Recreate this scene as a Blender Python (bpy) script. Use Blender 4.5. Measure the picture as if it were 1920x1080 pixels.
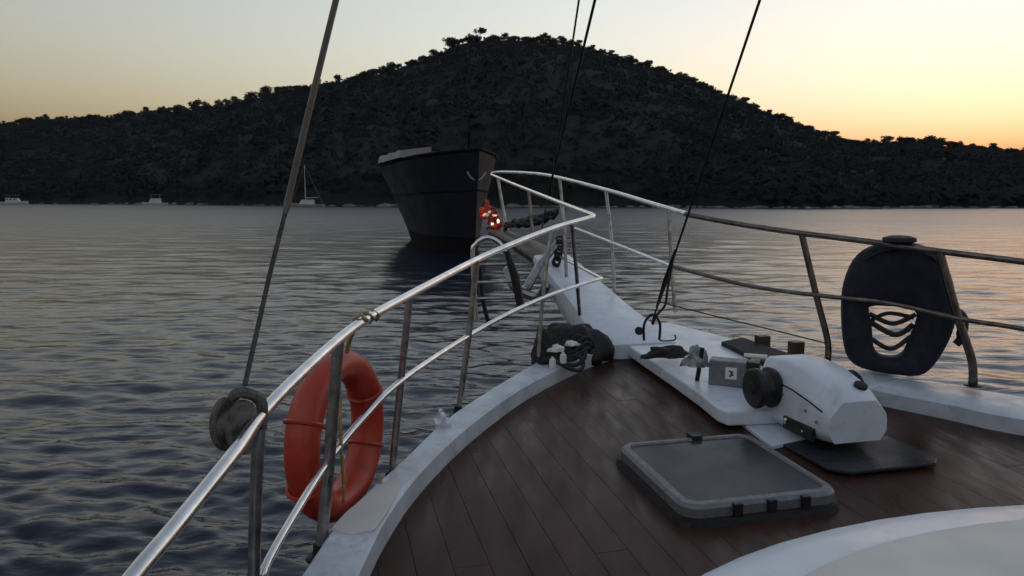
import bpy, bmesh, math, random
from mathutils import Vector, Matrix, noise
R = math.radians
random.seed(7)
for o in list(bpy.data.objects): bpy.data.objects.remove(o)
scene = bpy.context.scene
COL = scene.collection

# ------------------------------------------------------------------ camera
EYE = 3.2                                   # eye height above the water
FPX = 1400.0                                # focal length in pixels of a 1920 wide frame
PITCH = math.atan(170/FPX)
cam = bpy.data.cameras.new('camera'); cam.sensor_width = 36; cam.lens = 36*FPX/1920
cam.clip_start = 0.05; cam.clip_end = 9000
camo = bpy.data.objects.new('camera', cam); COL.objects.link(camo)
camo.location = (0, 0, EYE); camo.rotation_euler = (math.pi/2-PITCH, 0, 0)
scene.camera = camo

# ------------------------------------------------------------------ light
SUN_AZ, SUN_EL = 33.0, -1.3                 # degrees right of the view; just set behind the hill
SKY = 0.15
w = bpy.data.worlds.new('World'); scene.world = w; w.use_nodes = True
nt = w.node_tree; nt.nodes.clear()
out = nt.nodes.new('ShaderNodeOutputWorld'); bg = nt.nodes.new('ShaderNodeBackground')
sky = nt.nodes.new('ShaderNodeTexSky'); sky.sky_type = 'NISHITA'; sky.sun_disc = False
sky.sun_elevation = R(SUN_EL); sky.sun_rotation = R(SUN_AZ)
sky.air_density = 1.0; sky.dust_density = 5.0; sky.ozone_density = 1.0
bg.inputs['Strength'].default_value = SKY
hs_ = nt.nodes.new('ShaderNodeHueSaturation'); hs_.inputs['Saturation'].default_value = .84
gm = nt.nodes.new('ShaderNodeGamma'); gm.inputs['Gamma'].default_value = .92
nt.links.new(sky.outputs[0], gm.inputs[0]); nt.links.new(gm.outputs[0], hs_.inputs['Color'])
ti = nt.nodes.new('ShaderNodeMix'); ti.data_type = 'RGBA'; ti.blend_type = 'MULTIPLY'; ti.inputs[0].default_value = 1
ti.inputs[7].default_value = (1.04, .975, .95, 1)
nt.links.new(hs_.outputs[0], ti.inputs[6]); nt.links.new(ti.outputs[2], bg.inputs[0]); nt.links.new(bg.outputs[0], out.inputs[0])
sl = bpy.data.lights.new('sun', 'SUN'); sl.energy = 0.3; sl.angle = R(0.5); sl.color = (1, .72, .45)
so = bpy.data.objects.new('sun', sl); COL.objects.link(so)
d = Vector((math.sin(R(SUN_AZ))*math.cos(R(SUN_EL)), math.cos(R(SUN_AZ))*math.cos(R(SUN_EL)), math.sin(R(SUN_EL))))
so.rotation_euler = d.to_track_quat('Z', 'Y').to_euler(); so.location = (30, 30, 30)
vs = scene.view_settings; vs.view_transform = 'Standard'; vs.look = 'None'; vs.exposure = 3.92; vs.gamma = 1
vs.use_curve_mapping = False

# ------------------------------------------------------------------ geometry helpers
cp, sp_ = math.cos(PITCH), math.sin(PITCH)
def ray(px, py):
    a = (px-960)/FPX; b = (540-py)/FPX
    return Vector((a, cp+b*sp_, -sp_+b*cp))
EV = Vector((0, 0, EYE))
def PY(px, py, Y):                                   # the point on that line of sight Y metres ahead
    r = ray(px, py); return EV + r*(Y/r.y)
HEAD = R(14)
U = Vector((-math.sin(HEAD), math.cos(HEAD), 0)); V = Vector((math.cos(HEAD), math.sin(HEAD), 0))
ORG = Vector((0.857, 5.0, 0))
SLP = 0.035
DZ = -1.09 + EYE                                     # deck height at the stem
def zdeck(s): return DZ + SLP*s
def B(s, t, dz=0.0):                                 # boat coordinates: along, across, above the deck
    p = ORG + U*s + V*t; return Vector((p.x, p.y, zdeck(s)+dz))
def ST(p): q = Vector((p.x, p.y, 0))-ORG; return q.dot(U), q.dot(V)
def PD(px, py, off=0.0):                             # point on the deck plane (raised by off)
    r = ray(px, py); c = DZ+off-EYE-SLP*U.dot(ORG)
    k = c/(r.z-SLP*U.dot(r)); return EV + r*k

class MB:
    def __init__(s): s.v = []; s.f = []; s.sm = []
    def add(s, vs, fs, smooth=True):
        n = len(s.v); s.v += [Vector(q) for q in vs]
        s.f += [tuple(i+n for i in f) for f in fs]; s.sm += [smooth]*len(fs); return s
    def tube(s, pts, r, seg=10, close=False, cap=True, flat=1.0):
        pts = [Vector(p) for p in pts]; n = len(pts)
        rs = r if isinstance(r, (list, tuple)) else [r]*n
        vs = []; up = None
        for i, p in enumerate(pts):
            if close: t = pts[(i+1) % n]-pts[i-1]
            else: t = pts[min(i+1, n-1)]-pts[max(i-1, 0)]
            t.normalize()
            if up is None:
                up = Vector((0, 0, 1)) if abs(t.z) < .95 else Vector((0, 1, 0))
            up = (up - t*up.dot(t))
            if up.length < 1e-5: up = t.orthogonal()
            up.normalize(); sd = t.cross(up)
            for k in range(seg):
                a = 2*math.pi*k/seg
                vs.append(p + up*(math.cos(a)*rs[i]*flat) + sd*(math.sin(a)*rs[i]))
        fs = []
        m = n if close else n-1
        for i in range(m):
            j = (i+1) % n
            for k in range(seg):
                l = (k+1) % seg
                fs.append((i*seg+k, i*seg+l, j*seg+l, j*seg+k))
        s.add(vs, fs, True)
        if cap and not close:
            s.add(vs[:seg], [tuple(range(seg))[::-1]], False); s.add(vs[-seg:], [tuple(range(seg))], False)
        return s
    def box(s, c, size, ax=None):
        c = Vector(c); X, Y, Z = ax if ax else (Vector((1, 0, 0)), Vector((0, 1, 0)), Vector((0, 0, 1)))
        a, b, h = [q/2 for q in size]
        vs = [c+X*(i*a)+Y*(j*b)+Z*(k*h) for k in (-1, 1) for j in (-1, 1) for i in (-1, 1)]
        return s.add(vs, [(0, 2, 3, 1), (4, 5, 7, 6), (0, 1, 5, 4), (2, 6, 7, 3), (0, 4, 6, 2), (1, 3, 7, 5)], False)
    def prism(s, top, h, smooth=False):              # outline (top side) pulled down by h
        n = len(top); top = [Vector(p) for p in top]
        dn = h if isinstance(h, Vector) else Vector((0, 0, -h))
        vs = top + [p+dn for p in top]
        fs = [tuple(range(n)), tuple(range(2*n-1, n-1, -1))] + [(i, n+i, n+(i+1) % n, (i+1) % n) for i in range(n)]
        return s.add(vs, fs, smooth)
    def loft(s, rings, cap=True, smooth=True, closed=True):
        m = len(rings[0]); vs = [p for r in rings for p in r]; fs = []
        for i in range(len(rings)-1):
            for k in range(m if closed else m-1):
                l = (k+1) % m; fs.append((i*m+k, i*m+l, (i+1)*m+l, (i+1)*m+k))
        s.add(vs, fs, smooth)
        if cap:
            s.add(rings[0], [tuple(range(m))[::-1]], False); s.add(rings[-1], [tuple(range(m))], False)
        return s
    def lathe(s, c, axis, prof, seg=24):             # prof: (distance along axis, radius)
        axis = Vector(axis).normalized(); a = axis.orthogonal().normalized(); b = axis.cross(a); c = Vector(c)
        rings = [[c+axis*h+(a*math.cos(2*math.pi*k/seg)+b*math.sin(2*math.pi*k/seg))*max(r, 1e-4) for k in range(seg)] for h, r in prof]
        return s.loft(rings)
    def build(s, name, mat, parent=None, bevel=0, seg=2, label=None, fix=True):
        o0 = Vector((0, 0, 0)); p = parent
        while p: o0 += p.location; p = p.parent
        me = bpy.data.meshes.new(name)
        me.from_pydata([tuple(q-o0) for q in s.v], [], s.f)
        me.polygons.foreach_set('use_smooth', s.sm)
        if fix:
            bm = bmesh.new(); bm.from_mesh(me); bmesh.ops.recalc_face_normals(bm, faces=bm.faces); bm.to_mesh(me); bm.free()
        me.materials.append(mat); me.update()
        if not fix: pass
        elif bevel == 0: me.set_sharp_from_angle(angle=R(38))
        o = bpy.data.objects.new(name, me); COL.objects.link(o); o.parent = parent
        if bevel:
            md = o.modifiers.new('bevel', 'BEVEL'); md.width = bevel; md.segments = seg; md.limit_method = 'ANGLE'; md.angle_limit = R(35)
        if label: o['label'] = label
        return o
def empty(name, loc, label=None, cat=None, group=None):
    o = bpy.data.objects.new(name, None); COL.objects.link(o); o.location = loc; o.empty_display_size = .1
    tag(o, label, cat, group); return o
def tag(o, label=None, cat=None, group=None, kind=None):
    if label: o['label'] = label
    if cat: o['category'] = cat
    if group: o['group'] = group
    if kind: o['kind'] = kind
    return o
def spline(pts, n=8, close=False):
    pts = [Vector(p) for p in pts]; m = len(pts); res = []
    for i in range(m if close else m-1):
        if close: a, b, c, d = pts[i-1], pts[i], pts[(i+1) % m], pts[(i+2) % m]
        else: a, b, c, d = pts[max(i-1, 0)], pts[i], pts[i+1], pts[min(i+2, m-1)]
        for k in range(n):
            t = k/n
            res.append(.5*((2*b)+(c-a)*t+(2*a-5*b+4*c-d)*t*t+(3*b-a-3*c+d)*t**3))
    if not close: res.append(pts[-1])
    return res
def fnoise(p, o=4): return noise.fractal(Vector(p), 1.0, 2.0, o)

# ------------------------------------------------------------------ materials
def mat(name, col, rough=.5, metal=0, var=.15, scale=8, bump=0, bscale=40, rvar=.1, spec=.5, coat=0, stretch=None, col2=None, emit=None, es=0, trans=0, sheen=0, dirt=None, efx=False):
    m = bpy.data.materials.new(name); m.use_nodes = True; n = m.node_tree.nodes; L = m.node_tree.links
    b = n['Principled BSDF']; b.inputs['Metallic'].default_value = metal; b.inputs['Specular IOR Level'].default_value = spec
    b.inputs['Coat Weight'].default_value = coat; b.inputs['Transmission Weight'].default_value = trans
    if sheen: b.inputs['Sheen Weight'].default_value = sheen
    tc = n.new('ShaderNodeTexCoord'); mp = n.new('ShaderNodeMapping'); L.new(tc.outputs['Object'], mp.inputs[0])
    if stretch: mp.inputs['Scale'].default_value = stretch
    t = n.new('ShaderNodeTexNoise'); t.inputs['Scale'].default_value = scale; t.inputs['Detail'].default_value = 6; t.inputs['Roughness'].default_value = .6
    L.new(mp.outputs[0], t.inputs[0])
    mx = n.new('ShaderNodeMix'); mx.data_type = 'RGBA'
    c2 = col2 if col2 else tuple(c*(1-2*var) for c in col)
    mx.inputs[6].default_value = (*c2, 1); mx.inputs[7].default_value = (*(col if col2 else tuple(min(1, c*(1+var*.6)) for c in col)), 1)
    rg = n.new('ShaderNodeMapRange'); rg.inputs[1].default_value = .32; rg.inputs[2].default_value = .68
    L.new(t.outputs[0], rg.inputs[0]); L.new(rg.outputs[0], mx.inputs[0]); L.new(mx.outputs[2], b.inputs['Base Color'])
    rr = n.new('ShaderNodeMapRange'); rr.inputs[1].default_value = .3; rr.inputs[2].default_value = .7
    rr.inputs[3].default_value = max(.03, rough-rvar); rr.inputs[4].default_value = min(1, rough+rvar)
    t2 = n.new('ShaderNodeTexNoise'); t2.inputs['Scale'].default_value = scale*2.3; t2.inputs['Detail'].default_value = 4; L.new(mp.outputs[0], t2.inputs[0])
    L.new(t2.outputs[0], rr.inputs[0]); L.new(rr.outputs[0], b.inputs['Roughness'])
    if bump:
        t3 = n.new('ShaderNodeTexNoise'); t3.inputs['Scale'].default_value = bscale; t3.inputs['Detail'].default_value = 5; L.new(mp.outputs[0], t3.inputs[0])
        bp = n.new('ShaderNodeBump'); bp.inputs['Strength'].default_value = bump; bp.inputs['Distance'].default_value = .02
        L.new(t3.outputs[0], bp.inputs['Height']); L.new(bp.outputs[0], b.inputs['Normal'])
    if dirt:
        td = n.new('ShaderNodeTexNoise'); td.inputs['Scale'].default_value = dirt[1]; td.inputs['Detail'].default_value = 8; td.inputs['Roughness'].default_value = .72; td.inputs['Distortion'].default_value = .8
        L.new(mp.outputs[0], td.inputs[0]); dr = n.new('ShaderNodeMapRange'); dr.inputs[1].default_value = .54; dr.inputs[2].default_value = .72; dr.inputs[4].default_value = dirt[2]
        L.new(td.outputs[0], dr.inputs[0]); md_ = n.new('ShaderNodeMix'); md_.data_type = 'RGBA'; md_.inputs[7].default_value = (*dirt[0], 1)
        L.new(dr.outputs[0], md_.inputs[0]); L.new(mx.outputs[2], md_.inputs[6]); L.new(md_.outputs[2], b.inputs['Base Color'])
    if emit: b.inputs['Emission Color'].default_value = (*emit, 1); b.inputs['Emission Strength'].default_value = es
    if efx:                                          # an uneven glow
        pw = n.new('ShaderNodeMath'); pw.operation = 'POWER'; pw.inputs[1].default_value = 2.2; L.new(rg.outputs[0], pw.inputs[0])
        ml = n.new('ShaderNodeMath'); ml.operation = 'MULTIPLY'; ml.inputs[1].default_value = es; L.new(pw.outputs[0], ml.inputs[0]); L.new(ml.outputs[0], b.inputs['Emission Strength'])
    return m
M = {}
M['white'] = mat('white_gelcoat', (.66, .72, .80), .36, var=.08, scale=3, bump=.05, bscale=9, dirt=((.28, .26, .24), 6, .45))
M['whitecap'] = mat('painted_cap', (.58, .63, .70), .42, var=.14, scale=5, bump=.12, bscale=25, dirt=((.22, .2, .18), 9, .55))
M['cream'] = mat('cream_vinyl', (.62, .63, .60), .55, var=.06, scale=4)
M['teak'] = mat('wet_teak', (.066, .031, .023), .34, var=.35, scale=3.0, bump=.07, bscale=4, rvar=.13, stretch=(2.2, .5, 2.2), col2=(.036, .018, .014), spec=.1)
M['caulk'] = mat('deck_caulk', (.028, .013, .010), .5, spec=.1)
M['steel'] = mat('polished_steel', (.8, .79, .78), .17, metal=1, var=.12, scale=14, rvar=.1)
M['dark_rail'] = mat('dark_rail_metal', (.2, .175, .16), .36, metal=1, var=.25, scale=16, rvar=.12)  # darker, browner metal than the pulpit rail, for starboard rails and posts
M['steel_dull'] = mat('dull_steel', (.4, .4, .41), .4, metal=1, var=.25, scale=20, rvar=.15)
M['dark_metal'] = mat('dark_iron', (.03, .03, .035), .45, metal=.6, var=.3, scale=20)
M['black'] = mat('black_rubber', (.012, .012, .014), .55, var=.3, scale=15, bump=.2, bscale=60)
M['smoke'] = mat('smoked_acrylic', (.035, .038, .046), .32, var=.12, scale=2, rvar=.1, spec=.12, dirt=((.1, .1, .1), 14, .3))
M['hatch_frame'] = mat('worn_aluminium', (.2, .205, .22), .5, metal=.35, var=.15, scale=30, bump=.15, bscale=60, dirt=((.08, .08, .085), 26, .6))
M['orange'] = mat('orange_plastic', (.44, .045, .02), .36, var=.18, scale=6, bump=.1, bscale=30, dirt=((.12, .03, .02), 7, .6), col2=(.42, .04, .02))
M['rope_y'] = mat('straw_rope', (.42, .32, .14), .8, var=.3, scale=60)
M['rope_d'] = mat('dark_rope', (.03, .03, .032), .8, var=.3, scale=60, bump=.4, bscale=120)
M['rope_g'] = mat('grey_rope', (.10, .095, .09), .8, var=.3, scale=60, bump=.5, bscale=160)
M['sleeve'] = mat('varnished_sleeve', (.12, .09, .07), .35, var=.3, scale=12, stretch=(1, 1, .2))
M['navy'] = mat('navy_canvas', (.006, .009, .026), .75, var=.3, scale=7, bump=.25, bscale=30, sheen=.05)
M['tarp'] = mat('black_canvas', (.012, .013, .016), .7, var=.3, scale=8, bump=.4, bscale=18)
M['net'] = mat('charcoal_net', (.03, .03, .032), .85, var=.4, scale=30, bump=.6, bscale=70)
M['block'] = mat('weathered_block', (.15, .14, .13), .8, var=.4, scale=22, bump=.5, bscale=60)
M['brown'] = mat('brown_wood', (.07, .045, .03), .5, var=.35, scale=9, bump=.2, bscale=30, stretch=(1, 1, .3))
M['plastic'] = mat('clear_film', (.5, .55, .6), .15, var=.3, scale=12, bump=.6, bscale=14, trans=.55)
M['paper'] = mat('sticker_paper', (.75, .75, .72), .6, var=.05)
M['ink'] = mat('ink', (.02, .02, .02), .6)
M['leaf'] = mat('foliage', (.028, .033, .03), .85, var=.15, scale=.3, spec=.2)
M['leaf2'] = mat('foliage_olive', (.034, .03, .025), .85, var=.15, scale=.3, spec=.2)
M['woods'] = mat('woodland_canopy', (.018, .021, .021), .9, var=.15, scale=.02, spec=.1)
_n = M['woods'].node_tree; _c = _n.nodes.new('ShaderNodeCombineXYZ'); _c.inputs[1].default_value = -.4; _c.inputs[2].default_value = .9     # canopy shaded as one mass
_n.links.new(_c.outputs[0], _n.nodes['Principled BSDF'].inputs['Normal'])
M['bark'] = mat('bark', (.06, .045, .035), .9)
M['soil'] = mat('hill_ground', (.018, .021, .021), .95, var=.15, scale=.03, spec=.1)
M['rock'] = mat('shore_rock', (.22, .21, .19), .9, var=.4, scale=.4, bump=.4, bscale=2)
M['shiphull'] = mat('navy_hull', (.007, .010, .024), .6, spec=.25, var=.25, scale=.5)
M['shipdark'] = mat('boot_topping', (.006, .006, .008), .85, spec=.15, var=.3, scale=.6)
M['shipgrey'] = mat('pale_awning', (.3, .31, .33), .7, var=.15, scale=1)
M['boatwhite'] = mat('boat_white', (.6, .6, .6), .4, var=.1, scale=.6)
M['glass'] = mat('dark_glass', (.02, .024, .03), .1)
M['redglass'] = mat('red_glass', (.06, .012, .01), .3, var=.3, scale=18, emit=(1, .06, .02), es=.02, efx=True)
M['hot'] = mat('lamp_filament', (1, .9, .8), .4, emit=(1, .62, .42), es=.2, efx=True)

# water: dark body, ripples in the normals
def water_mat():
    m = bpy.data.materials.new('sea_water'); m.use_nodes = True; n = m.node_tree.nodes; L = m.node_tree.links
    b = n['Principled BSDF']; b.inputs['Base Color'].default_value = (.005, .010, .026, 1); b.inputs['Roughness'].default_value = .15
    b.inputs['IOR'].default_value = 1.34
    tc = n.new('ShaderNodeTexCoord')
    def layer(scale, sx, sy, rot, det, dis):
        mp = n.new('ShaderNodeMapping'); mp.inputs['Scale'].default_value = (sx, sy, 1); mp.inputs['Rotation'].default_value = (0, 0, R(rot))
        L.new(tc.outputs['Object'], mp.inputs[0])
        t = n.new('ShaderNodeTexNoise'); t.inputs['Scale'].default_value = scale; t.inputs['Detail'].default_value = det; t.inputs['Roughness'].default_value = .55
        t.inputs['Distortion'].default_value = dis
        L.new(mp.outputs[0], t.inputs[0]); return t.outputs[0]
    ln = n.new('ShaderNodeVectorMath'); ln.operation = 'LENGTH'; L.new(tc.outputs['Object'], ln.inputs[0])
    def ramp(a, b_, lo, hi):
        r = n.new('ShaderNodeMapRange'); r.inputs[1].default_value = a; r.inputs[2].default_value = b_; r.inputs[3].default_value = lo; r.inputs[4].default_value = hi; L.new(ln.outputs['Value'], r.inputs[0]); return r.outputs[0]
    L.new(ramp(8, 110, .12, .29), b.inputs['Roughness']); fade = ramp(10, 140, 1, .5)     # ripples too fine to resolve far out become roughness
    prev = None
    for (sc, sx, sy, rot, det, dis, st, di) in ((.9, .4, 1, 6, 3, .5, 1, .075), (5.5, .5, 1, -4, 3, .3, 1, .014)):
        bp = n.new('ShaderNodeBump'); L.new(fade, bp.inputs['Strength']); bp.inputs['Distance'].default_value = di
        L.new(layer(sc, sx, sy, rot, det, dis), bp.inputs['Height'])
        if prev: L.new(prev, bp.inputs['Normal'])
        prev = bp.outputs[0]
    L.new(prev, b.inputs['Normal'])
    return m
M['water'] = water_mat()

# ------------------------------------------------------------------ setting: water, hill, shore
import numpy as np
def make_sea():
    rs = [0.0, 1.0]
    while rs[-1] < 420: rs.append(rs[-1]*1.0068 if rs[-1] > 3 else rs[-1]+.25)
    while rs[-1] < 900: rs.append(rs[-1]*1.08)
    rs = np.array(rs[1:])
    fine = np.linspace(-44, 44, 620); rest = np.linspace(44, 316, 70)[1:-1]
    th = np.radians(np.concatenate([fine, rest])); nr, na = len(rs), len(th)
    RR, TH = np.meshgrid(rs, th, indexing='ij'); X = RR*np.sin(TH); Y = RR*np.cos(TH); Z = np.zeros_like(X)
    spc = np.maximum(RR*.0068, RR*math.radians(88/620))
    coarse = np.abs(np.degrees(TH)-180) < 136
    g = np.random.default_rng(5); wind = math.radians(-97)
    for lam, amp in [(l, a) for l, a, n in ((5.5, .007, 4), (3.2, .006, 6), (1.9, .0042, 9), (1.1, .0038, 12), (.65, .0038, 14), (.38, .0028, 14), (.25, .0016, 14)) for _ in range(n)]:
        l = lam*g.uniform(.75, 1.3); a = wind+g.normal(0, .45); k = 2*math.pi/l; ph = g.uniform(0, 6.28)
        fade = np.clip((l/spc-3)/3, 0, 1)
        f = np.sin(k*(X*math.cos(a)+Y*math.sin(a))+ph+.6*np.sin(X*.23+Y*.31+ph))
        Z += amp*fade*(f+.35*(np.abs(f)*-1+.5))
    Z[coarse] = 0; Z *= np.clip((RR-1.5)/3, 0, 1)
    v = np.stack([X, Y, Z], -1).reshape(-1, 3)
    a = np.arange(nr-1)[:, None]*na; b = np.arange(na)[None, :]; b2 = (b+1) % na
    q = np.stack([a+b, a+na+b, a+na+b2, a+b2], -1).reshape(-1, 4)
    me = bpy.data.meshes.new('sea'); me.vertices.add(len(v)); me.vertices.foreach_set('co', v.ravel().astype(np.float32))
    me.loops.add(q.size); me.loops.foreach_set('vertex_index', q.ravel().astype(np.int32))
    me.polygons.add(len(q)); me.polygons.foreach_set('loop_start', np.arange(0, q.size, 4, dtype=np.int32)); 
    me.polygons.foreach_set('use_smooth', np.ones(len(q), dtype=bool)); me.update(calc_edges=True)
    if me.polygons[200].normal.z < 0: me.flip_normals()
    me.materials.append(M['water']); o = bpy.data.objects.new('sea', me); COL.objects.link(o)
    return tag(o, 'rippled dark sea around the yacht', 'sea', kind='structure')
make_sea()

SKYL = [(-2600, 330), (-1800, 300), (-1200, 318), (-800, 285), (-400, 262), (-150, 248), (0, 237), (60, 232), (120, 226), (230, 222), (290, 214), (370, 206), (440, 197), (500, 182), (570, 166), (620, 157), (680, 148),
        (740, 134), (800, 112), (836, 100), (850, 86), (900, 76), (960, 75), (1020, 78), (1080, 88), (1130, 102), (1180, 120), (1240, 138), (1300, 160), (1360, 188), (1420, 212),
        (1480, 236), (1540, 258), (1600, 272), (1660, 274), (1720, 270), (1780, 276), (1850, 284), (1920, 292), (2050, 300), (2300, 296), (2700, 285), (3400, 300), (4500, 330)]
SHORE = [(-2600, 60), (-1500, 180), (-700, 330), (0, 372), (300, 345), (600, 262), (1250, 240), (1500, 214), (1920, 232), (2300, 225), (2800, 190), (3400, 120), (4500, 70)]
def interp(tab, x):
    if x <= tab[0][0]: return tab[0][1]
    for (a, ya), (b, yb) in zip(tab, tab[1:]):
        if x <= b: return ya+(yb-ya)*(x-a)/(b-a)
    return tab[-1][1]
def ridge_dist(px):
    return interp(SHORE, px) + 60 + 200*max(0, 1-abs(px-950)/1500) + 60
def hill_point(px, k):                               # k: 0 shore, 1 ridge, >1 behind the ridge
    ys = interp(SHORE, px); yr = ridge_dist(px)
    crest = PY(px, interp(SKYL, px), yr)
    a = (px-960)/FPX
    if k <= 1:
        Y = ys+(yr-ys)*k
        prof = .03+.97*(k**.86)
        z = crest.z*prof
        z += (fnoise((a*Y*.012, Y*.012, 0), 4)*9)*k*(1-k)*2.2
        # a receding point must stay under the crest's line of sight
        lim = EYE+(crest.z-EYE)*Y/yr*(.985 if k < 1 else 1)
        z = min(z, lim) if k < 1 else crest.z
        if k == 0: z = -.6
    else:
        Y = yr+(k-1)*300; z = crest.z*(1-(k-1)*.8)
    return Vector((a*Y/cp if False else a*Y, Y, z))
ks = [0, .015, .04]+[i/28 for i in range(2, 29)]+[1.15, 1.5, 2.0]
xs = list(range(-2600, -200, 60))+list(range(-200, 2100, 14))+list(range(2100, 4501, 60))
mb = MB(); rows = [[hill_point(x, k) for k in ks] for x in xs]
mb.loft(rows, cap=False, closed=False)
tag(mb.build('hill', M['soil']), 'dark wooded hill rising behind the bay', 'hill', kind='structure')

# pale rocks and sand along the waterline
rnd = random.Random(3)
mb = MB()
def rock(mb, c, sx, sy, sz, seed):
    vs = []; fs = []; nu, nv = 7, 4
    for j in range(nv+1):
        for i in range(nu):
            th = 2*math.pi*i/nu; ph = math.pi*j/nv
            q = Vector((math.sin(ph)*math.cos(th), math.sin(ph)*math.sin(th), math.cos(ph)))
            k = 1+.35*noise.noise(q*1.7+Vector((seed, 0, 0)))
            vs.append(Vector(c)+Vector((q.x*sx*k, q.y*sy*k, q.z*sz*k)))
    for j in range(nv):
        for i in range(nu):
            fs.append((j*nu+i, j*nu+(i+1) % nu, (j+1)*nu+(i+1) % nu, (j+1)*nu+i))
    mb.add(vs, fs, False)
x = -600
while x < 2500:
    p = hill_point(x, 0); dens = noise.noise(Vector((x*.013, 3, 0)))
    s = rnd.uniform(.3, .8)*(1.5 if dens > .1 else .9)
    rock(mb, (p.x, p.y+rnd.uniform(-1, 2), .1), s*rnd.uniform(1.2, 3.2), s*1.2, s*rnd.uniform(.5, 1), x*.37)
    x += rnd.uniform(3, 11) if dens > -.1 else rnd.uniform(9, 22)
tag(mb.build('shore_rocks', M['rock']), 'pale rocks scattered along the foot of the hill', 'rocks', kind='stuff')

# ------------------------------------------------------------------ trees
def crown_mesh(seed, kind):
    r = random.Random(seed); mb = MB(); lobes = []
    if kind == 'umbrella': lobes = [(Vector((r.uniform(-.33, .33), r.uniform(-.33, .33), .78+r.uniform(-.05, .1))), r.uniform(.15, .24)) for _ in range(9)]
    elif kind == 'round': lobes = [(Vector((r.uniform(-.26, .26), r.uniform(-.26, .26), .55+r.uniform(-.38, .28))), r.uniform(.16, .26)) for _ in range(13)]
    elif kind == 'tall': lobes = [(Vector((r.uniform(-.14, .14), r.uniform(-.14, .14), z)), .21*(1.15-z)+.04) for z in (.3, .42, .54, .66, .78, .88, .97)]
    else: lobes = [(Vector((r.uniform(-.4, .4), r.uniform(-.3, .3), .32+r.uniform(-.18, .3))), r.uniform(.13, .25)) for _ in range(11)]
    for c, rad in lobes:
        for _ in range(48):
            q = Vector((r.gauss(0, 1), r.gauss(0, 1), r.gauss(0, 1))).normalized()
            p = c+q*rad*r.uniform(.55, 1.12); a = q.orthogonal().normalized(); b = q.cross(a); an = r.uniform(0, 6.28)
            a, b = a*math.cos(an)+b*math.sin(an), b*math.cos(an)-a*math.sin(an)
            n2 = (q+Vector((r.uniform(-.7, .7), r.uniform(-.7, .7), r.uniform(-.7, .7)))).normalized()
            a = (a-n2*a.dot(n2)).normalized(); b = n2.cross(a); s = r.uniform(.04, .09)
            mb.add([p-a*s, p+b*s*.7, p+a*s, p-b*s*.7], [(0, 1, 2, 3)], False)
    return mb
def trunk_mesh(seed, kind):
    r = random.Random(seed); mb = MB(); h = .75 if kind != 'bush' else .4
    top = Vector((r.uniform(-.05, .05), r.uniform(-.05, .05), h))
    mb.tube([(0, 0, -.06), (r.uniform(-.02, .02), 0, h*.5), top], [.035, .026, .012], 6)
    for k in range(4):
        a = r.uniform(0, 6.28); b0 = Vector((0, 0, h*r.uniform(.45, .8)))
        mb.tube([b0, b0+Vector((math.cos(a)*.12, math.sin(a)*.12, .1)), b0+Vector((math.cos(a)*.22, math.sin(a)*.22, .16))], [.014, .01, .005], 5)
    return mb
protos = []
for i, (k, lm) in enumerate([('round', 'leaf'), ('round', 'leaf2'), ('umbrella', 'leaf'), ('tall', 'leaf'), ('bush', 'leaf'), ('bush', 'leaf2'), ('round', 'leaf')]):
    c = crown_mesh(50+i, k).build('crown_proto', M[lm], fix=False); t = trunk_mesh(90+i, k).build('trunk_proto', M['bark'], fix=False)
    protos.append((k, c.data, t.data)); bpy.data.objects.remove(c); bpy.data.objects.remove(t)
KI = {'round': [0, 1, 6], 'umbrella': [2], 'tall': [3], 'bush': [4, 5]}
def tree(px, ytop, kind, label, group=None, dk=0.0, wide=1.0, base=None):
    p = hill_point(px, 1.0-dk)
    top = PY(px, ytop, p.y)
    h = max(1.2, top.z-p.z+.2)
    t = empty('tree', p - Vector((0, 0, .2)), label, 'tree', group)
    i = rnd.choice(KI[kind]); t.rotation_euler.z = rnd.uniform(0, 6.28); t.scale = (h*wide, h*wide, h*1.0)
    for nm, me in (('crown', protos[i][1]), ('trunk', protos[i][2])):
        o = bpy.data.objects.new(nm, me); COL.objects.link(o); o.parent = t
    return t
tree(902, 52, 'umbrella', 'spreading tree on the very summit of the hill, its flat crown highest', wide=1.1)
tree(640, 137, 'round', 'lone round tree on the bare left ridge, right of the two', wide=1.0)
tree(606, 143, 'round', 'small round tree on the ridge close beside the thick line', wide=1.0)
tree(740, 114, 'round', 'dark round tree standing alone above the left shoulder of the hill', wide=1.1)
tree(379, 183, 'round', 'bushy tree rising above the low ridge at far left', wide=1.3)
tree(508, 158, 'round', 'square topped clump tree on left ridge beside the thick line', wide=1.2)
tree(846, 70, 'umbrella', 'leaning tree at the steep step just left of the summit', wide=1.2)
tree(1235, 124, 'round', 'round topped tree sticking out of the right slope skyline', wide=1.1)
tree(1385, 182, 'umbrella', 'broad tree on the right slope where the slim line meets the skyline', wide=1.5)
x = -20
while x < 1945:
    x += rnd.uniform(5, 9.5)
    if 590 < x < 668: continue
    y0 = interp(SKYL, x); hpx = rnd.uniform(6, 17) if x > 430 else rnd.uniform(5, 15)
    if 1640 < x < 1790: hpx *= 1.15
    kind = rnd.choice(['round', 'round', 'bush', 'bush', 'bush', 'tall' if x < 450 else 'round'])
    tree(x, y0-hpx, kind, 'dark tree in the unbroken row along the hill skyline', 'trees along the hill skyline', dk=rnd.choice([0, 0, .01, .02]), wide=rnd.uniform(1.0, 1.7))
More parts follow.
